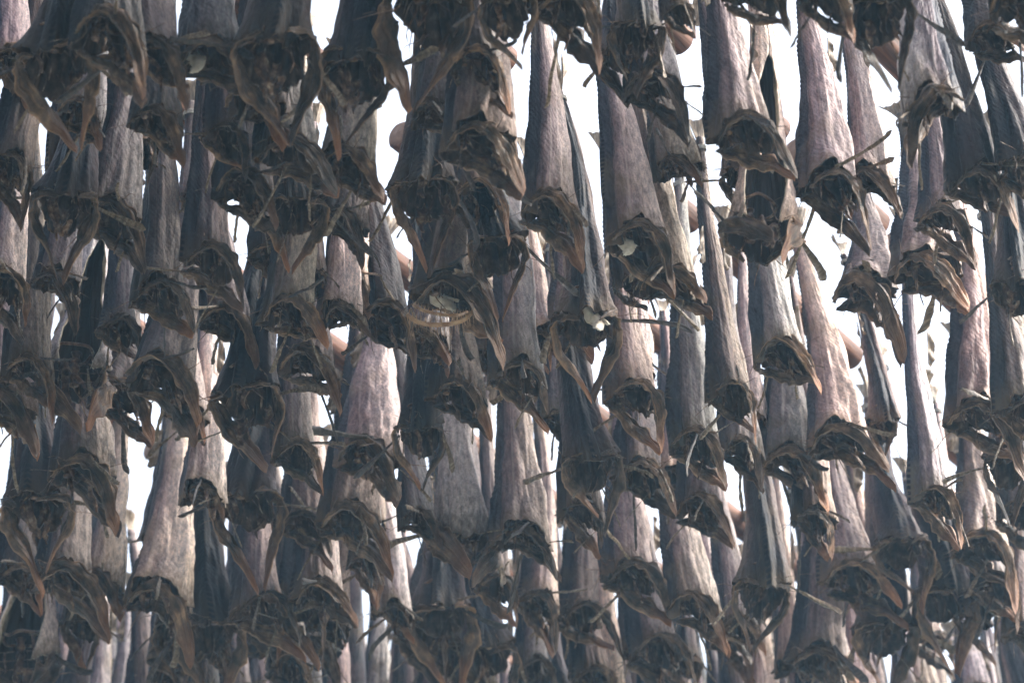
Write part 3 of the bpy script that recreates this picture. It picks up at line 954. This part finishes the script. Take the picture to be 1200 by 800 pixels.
TONES = {}
for f in placed:
    poles_used.setdefault(f.k, []).append((f.p.dot(PD)))
    if f.uid in SKIP: continue
    rg = random.Random(f.uid * 3 + 1)
    root = bpy.data.objects.new('dried_fish', None)
    COL.objects.link(root)
    root.empty_display_size = .05
    tag(root, describe(f, f.order), 'dried fish', GROUP)
    L = f.drop - .035
    yw = R(f.yaw)
    sx = f.wid / (2 * (.062 * abs(math.cos(yw)) ** 1.5 + .070 * abs(math.sin(yw)) ** 1.5) * 1.04)
    szz = L / LEN
    tilt_x, tilt_y = R(rg.uniform(-2.5, 2.5)), R(rg.choice([rg.uniform(-3, 3), rg.uniform(-6, 4)]))
    root.location = f.p
    root.rotation_euler = (Matrix.Rotation(tilt_y - R(1.2 + 1.6 * max(0, f.px / 1200 - .3)), 3, 'Y') @ Matrix.Rotation(tilt_x, 3, 'X') @ Matrix.Rotation(R(-f.yaw + rg.uniform(-13, 13)), 3, 'Z')).to_euler()
    root.scale = (sx, sx, szz)
    root['uid'] = f.uid
    sc_fix = min(1.0, sx / szz)                       # lower parts keep their proportions
    opn = f.kind == 'o'
    bm_ = BODY_OPEN[f.uid % 3] if opn else BODY[rg.randrange(NB)]
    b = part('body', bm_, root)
    t_ = f.tone ** 2.5 * .98  # shadow painted into the skin: the power deepens the darker fish
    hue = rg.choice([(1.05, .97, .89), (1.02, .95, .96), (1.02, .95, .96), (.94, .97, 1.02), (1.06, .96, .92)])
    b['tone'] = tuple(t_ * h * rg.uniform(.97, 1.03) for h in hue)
    k_ = rg.randrange(6)
    small = f.kind == 's'
    cs = rg.uniform(.94, 1.14) * (.72 if small else 1)
    zr = sx / szz
    lean = rg.uniform(-12, 12)
    yz = rg.uniform(-14, 14)
    nod = rg.uniform(-10, 14)
    brk = rg.choice([(1, 1)] * 4 + [(1, .72), (.68, 1)])
    for sg in (-1, 1):
        cb = part('collar_bone', COLLAR[sg][k_], root, (0, rg.uniform(-.004, .004), -.004), (R(nod + rg.uniform(-1.5, 1.5)), R(lean + rg.uniform(-1, 1)), R(yz + rg.uniform(-2, 2))),
             (cs, cs, cs * zr * brk[sg > 0] * rg.uniform(.96, 1.04)))
        cb['tone'] = (.75 + .65 * f.tone,) * 3  # collars darkened with their fish, the same painted shade but weaker
    for sg in (-1, 1):
        if rg.random() < .12: continue
        dk = rg.random() < (.6 if f.tone < .8 else .25)
        me = rg.choice(FIND if dk else FIN)
        yawf = (0 if sg > 0 else math.pi) + rg.uniform(-.9, .9)
        droop = rg.uniform(-.15, 1.15)
        part('pectoral_fin', me, root, (sg * .056, .012 + rg.uniform(-.02, .02), -.008), (rg.uniform(-.8, .8), droop, yawf), (rg.uniform(1.0, 1.35), 1, zr))
    for sg in (-1, 1):
        if rg.random() < .45:
            part('pelvic_fin', rg.choice(FIN), root, (sg * .026, .052 + rg.uniform(-.01, .01), -.045), (rg.uniform(-.6, .6), rg.uniform(.1, 1.5), (0 if sg > 0 else math.pi) + rg.uniform(-1.1, 1.1)), (rg.uniform(.6, .95), .7, .32 * zr))
    part('flesh_shred', SHRED[rg.randrange(6)], root, (0, 0, rg.uniform(-.01, .01)), (0, 0, rg.uniform(-.4, .4)), (1, 1, zr))
    part('backbone', SPINE, root, (rg.uniform(-.008, .008), 0, 0), (0, 0, rg.uniform(-.2, .2)), (1, 1, zr))
    if rg.random() < .65:
        part('dorsal_fin', rg.choice(DORS), root, (0, -.040, .26 + rg.uniform(0, .08)), (R(-5), 0, rg.uniform(-.15, .15)))
    if rg.random() < .4:
        part('belly_fin', rg.choice(DORS), root, (0, .040, .28 + rg.uniform(0, .06)), (R(5), 0, math.pi + rg.uniform(-.2, .2)))
    part('tail_fin', TAIL[rg.randrange(3)], root, rot=(0, 0, rg.uniform(-.6, .6)))
    part('twine', TWINE, root, (0, 0, LEN - .03))
    if f.kind == 'w':
        part('flesh_scrap', WHITE[f.uid % 2], root, (.0, -.045, -.022), (0, 0, rg.uniform(-.4, .4) + R(f.yaw) * .5), (1.3, 1.3, 1.3 * zr))
    if f.kind == 'g':
        gx, gy = math.sin(yw), -math.cos(yw)
        part('gill_arch', GILL, root, (gx * .035 - gy * -.02, gy * .035 + gx * -.02, -.125), (R(10), R(-4), R(f.yaw)), (.80, .80, .95 * zr))
        part('gill_arch', GILL, root, (gx * .020 - gy * -.02, gy * .020 + gx * -.02, -.092), (R(-14), R(3), R(f.yaw + 8)), (.66, .66, .8 * zr))
        part('flesh_scrap', WHITE[0], root, (-.035, -.04, -.002), (R(10), R(-40), R(f.yaw)), (1.2, 1.2, 1.2 * zr))


# ------------------------------------------------------------------ poles
def pole_mesh(L, r, seed):
    seg, ns = max(12, int(L / .08)), 20
    V, Fc, fm = [], [], []
    for i in range(seg + 1):
        x = L * i / seg
        rr = r * (1 + .05 * noise.noise(Vector((x * 2.3, seed, 0))))
        kn = 0
        for j in range(ns):
            an = 2 * math.pi * j / ns
            rj = rr * (1 + .06 * noise.noise(Vector((math.cos(an) * 2, math.sin(an) * 2, x * 3 + seed))))
            cy = .02 * noise.noise(Vector((x * .7, seed + 3, 1)))
            V.append((x, cy + math.cos(an) * rj, math.sin(an) * rj))
    for i in range(seg):
        for j in range(ns):
            a, b2 = i * ns + j, i * ns + (j + 1) % ns
            Fc.append((a, a + ns, b2 + ns, b2)); fm.append(0)
    n0 = len(V)
    for e, (i, dx) in enumerate(((0, -.006), (seg, .006))):
        ring = []
        for j in range(ns):
            v = Vector(V[i * ns + j])
            V.append((v.x + dx, v.y * .86, v.z * .86)); ring.append(len(V) - 1)
        for j in range(ns):
            a, b2 = i * ns + j, i * ns + (j + 1) % ns
            c, d = ring[j], ring[(j + 1) % ns]
            Fc.append((a, b2, d, c) if e == 0 else (a, c, d, b2)); fm.append(0)
        Fc.append(tuple(ring) if e == 0 else tuple(ring[::-1])); fm.append(1)
    return mesh_from('pole_mesh', V, Fc, [M_WOOD, M_ENDG], fm)


def pole_clear(k, a):
    """False where the photo shows open sky"""
    px, py, t = project(PN * (S0 + k * SP) + PD * a + Vector((0, 0, ZP)))
    hr = .05 / t * FPX
    for gx, gy, rx, ry in GAPS:
        if rx * ry < 70: continue
        if abs(px - gx) < rx + 14 and abs(py - gy) < ry + hr * .7: return False
    return True


POLE_R = .040
SPOTS = [(795, 125), (830, 165), (860, 195), (822, 340), (960, 80), (990, 110), (1040, 90), (1070, 385), (1095, 425), (5, 540), (150, 615), (30, 285), (530, 250), (1195, 620), (150, 740)]


def pole_shown(k, a):
    px, py, t = project(PN * (S0 + k * SP) + PD * a + Vector((0, 0, ZP)))
    if py < -40 or px < -20 or px > 1220: return False
    if any(math.hypot(px - x, py - y) < 42 for x, y in SPOTS): return False
    return not any(covers(f, px, py) for f in placed)


POLES = []
for k in sorted(poles_used):
    al = sorted(poles_used[k])
    a, runs, st = al[0] - .14, [], None
    while a < al[-1] + .14:
        sh = [pole_shown(k, a + d) for d in (-.06, -.04, -.02, 0, .02, .04, .06)]
        ok = not (all(sh[:4]) or all(sh[3:]) or all(sh[2:6]) or all(sh[1:5])) and pole_clear(k, a) and min(abs(a - q) for q in al) < .45
        if ok and st is None: st = a
        if not ok and st is not None: runs.append((st, a)); st = None
        a += .02
    if st is not None: runs.append((st, a))
    for a0, a1 in runs:
        if a1 - a0 < .22: continue
        mid = project(PN * (S0 + k * SP) + PD * (a0 + a1) * .5 + Vector((0, 0, ZP)))
        POLES.append((k, a0, a1, mid))
SKIP_POLES = {0, 1, 7, 14, 18, 21, 22, 23, 24, 26, 27}
for n, (k, a0, a1, mid) in enumerate(POLES):
    if n in SKIP_POLES: continue
    def bare(a):                                    # stop a pole behind the last fish instead of in open sky
        x, y, t = project(PN * (S0 + k * SP) + PD * a + Vector((0, 0, ZP)))
        return 0 < x < 1200 and y > 0 and not any(math.hypot(x - u, y - v) < 42 for u, v in SPOTS) and not any(covers(f, x, y) for f in placed if f.uid not in SKIP)
    for _ in range(14):
        if bare(a0) and a1 - a0 > .3: a0 += .02
        if bare(a1) and a1 - a0 > .3: a1 -= .02
    me = pole_mesh(a1 - a0, POLE_R, k * 3.7 + a0)
    o = bpy.data.objects.new('drying_pole', me)
    COL.objects.link(o)
    o.location = PN * (S0 + k * SP) + PD * a0 + Vector((0, 0, ZP))
    o.rotation_euler = (0, 0, PHI)
    o['uid'] = n
    rank = sorted([m for m in range(len(POLES)) if m not in SKIP_POLES], key=lambda m: POLES[m][3][0]).index(n) + 1
    tag(o, 'round brown weathered pole slanting behind the fish, %s of the poles from the left' % ORD[rank], 'drying pole', 'poles of the fish rack')

# ------------------------------------------------------------------ unseen fish added overhead and behind the viewer to shade the rack: one uncountable mass
V, Fc, fm = [], [], []
rm = random.Random(9)


def add_simple(V, Fc, fm, x, y, z0, z1, prof, m, ns=8):
    o = len(V)
    for q, r in prof:
        for j in range(ns):
            an = 2 * math.pi * j / ns
            V.append((x + math.cos(an) * r, y + math.sin(an) * r * .85, z0 + (z1 - z0) * q))
    n = len(prof)
    for i in range(n - 1):
        for j in range(ns):
            a, b2 = o + i * ns + j, o + i * ns + (j + 1) % ns
            Fc.append((a, b2, b2 + ns, a + ns)); fm.append(m)
    Fc.append(tuple(o + j for j in range(ns))[::-1]); fm.append(m)
    Fc.append(tuple(o + (n - 1) * ns + j for j in range(ns))); fm.append(m)


for k in range(-42, 40):
    for side in (-1, 1):
        a = -24.0
        while a < 20:
            a += .16 + rm.uniform(0, .05)
            p = PN * (S0 + k * SP + side * SIDE) + PD * a
            if not (-12 < p.x < .4 + .22 * max(0, p.y) and -8 < p.y < 7): continue  # bounds shaped to darken the upper left and let light in from the right
            L = rm.uniform(.6, .8)
            q = Vector((p.x, p.y, ZP - L - .16))
            px, py, t = project(q)
            if q.y > 1.2 and t > 1 and py > -70 and px > -140: continue   # the part in view is built fish by fish
            add_simple(V, Fc, fm, p.x, p.y, q.z, ZP - .03, [(0, .008), (.12, .045), (.2, .062), (.45, .055), (.75, .033), (1, .014)], 0)
for f in placed:                                   # the ones wholly hidden behind others
    if f.uid in SKIP:
        add_simple(V, Fc, fm, f.p.x, f.p.y, f.p.z - .08, ZP - .03, [(0, .008), (.12, .045), (.2, .055), (.45, .045), (.75, .026), (1, .013)], 0)
me = mesh_from('shade_fish_mass_mesh', V, Fc, [M_SKIN], fm, [(.25, .5)] * len(V))
o = bpy.data.objects.new('shade_fish_mass', me)
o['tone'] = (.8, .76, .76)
COL.objects.link(o)
tag(o, kind='stuff')
print('MASS', len(V) // 48)

# ------------------------------------------------------------------ ground
bm = bmesh.new()
GS, GN = 1500, 60
for i in range(GN + 1):
    for j in range(GN + 1):
        u, v = i / GN * 2 - 1, j / GN * 2 - 1
        x, y = GS * u * abs(u) ** 1.5, GS * v * abs(v) ** 1.5
        bm.verts.new((x, y, .12 * noise.noise(Vector((x * .2, y * .2, 0)))))
bm.verts.ensure_lookup_table()
for i in range(GN):
    for j in range(GN):
        a = i * (GN + 1) + j
        bm.faces.new([bm.verts[q] for q in (a, a + GN + 1, a + GN + 2, a + 1)])
me = bpy.data.meshes.new('ground_mesh')
bm.to_mesh(me)
bm.free()
me.materials.append(M_GROUND)
g = bpy.data.objects.new('ground', me)
COL.objects.link(g)
g['kind'] = 'structure'
hz_me = bpy.data.meshes.new('haze_mesh')
hb = bmesh.new()
bmesh.ops.create_cube(hb, size=1)
hb.to_mesh(hz_me)
hb.free()
hz = bpy.data.objects.new('haze', hz_me)
COL.objects.link(hz)
hz.scale = (3400, 3400, 8.4)
hz.location = (0, 0, 8.4 / 2 - 1.3)
hm = bpy.data.materials.new('haze_air')
hm.use_nodes = True
ht = hm.node_tree
ht.nodes.remove(ht.nodes['Principled BSDF'])
pv = ht.nodes.new('ShaderNodeVolumePrincipled')
pv.inputs['Color'].default_value = (.40, .72, 1, 1)
pv.inputs['Density'].default_value = .0044
ht.links.new(pv.outputs[0], ht.nodes['Material Output'].inputs['Volume'])
hz_me.materials.append(hm)
tag(hz, kind='stuff')
print('FISH', len(placed), 'main', sum(f.main for f in placed), 'poles', len(POLES))
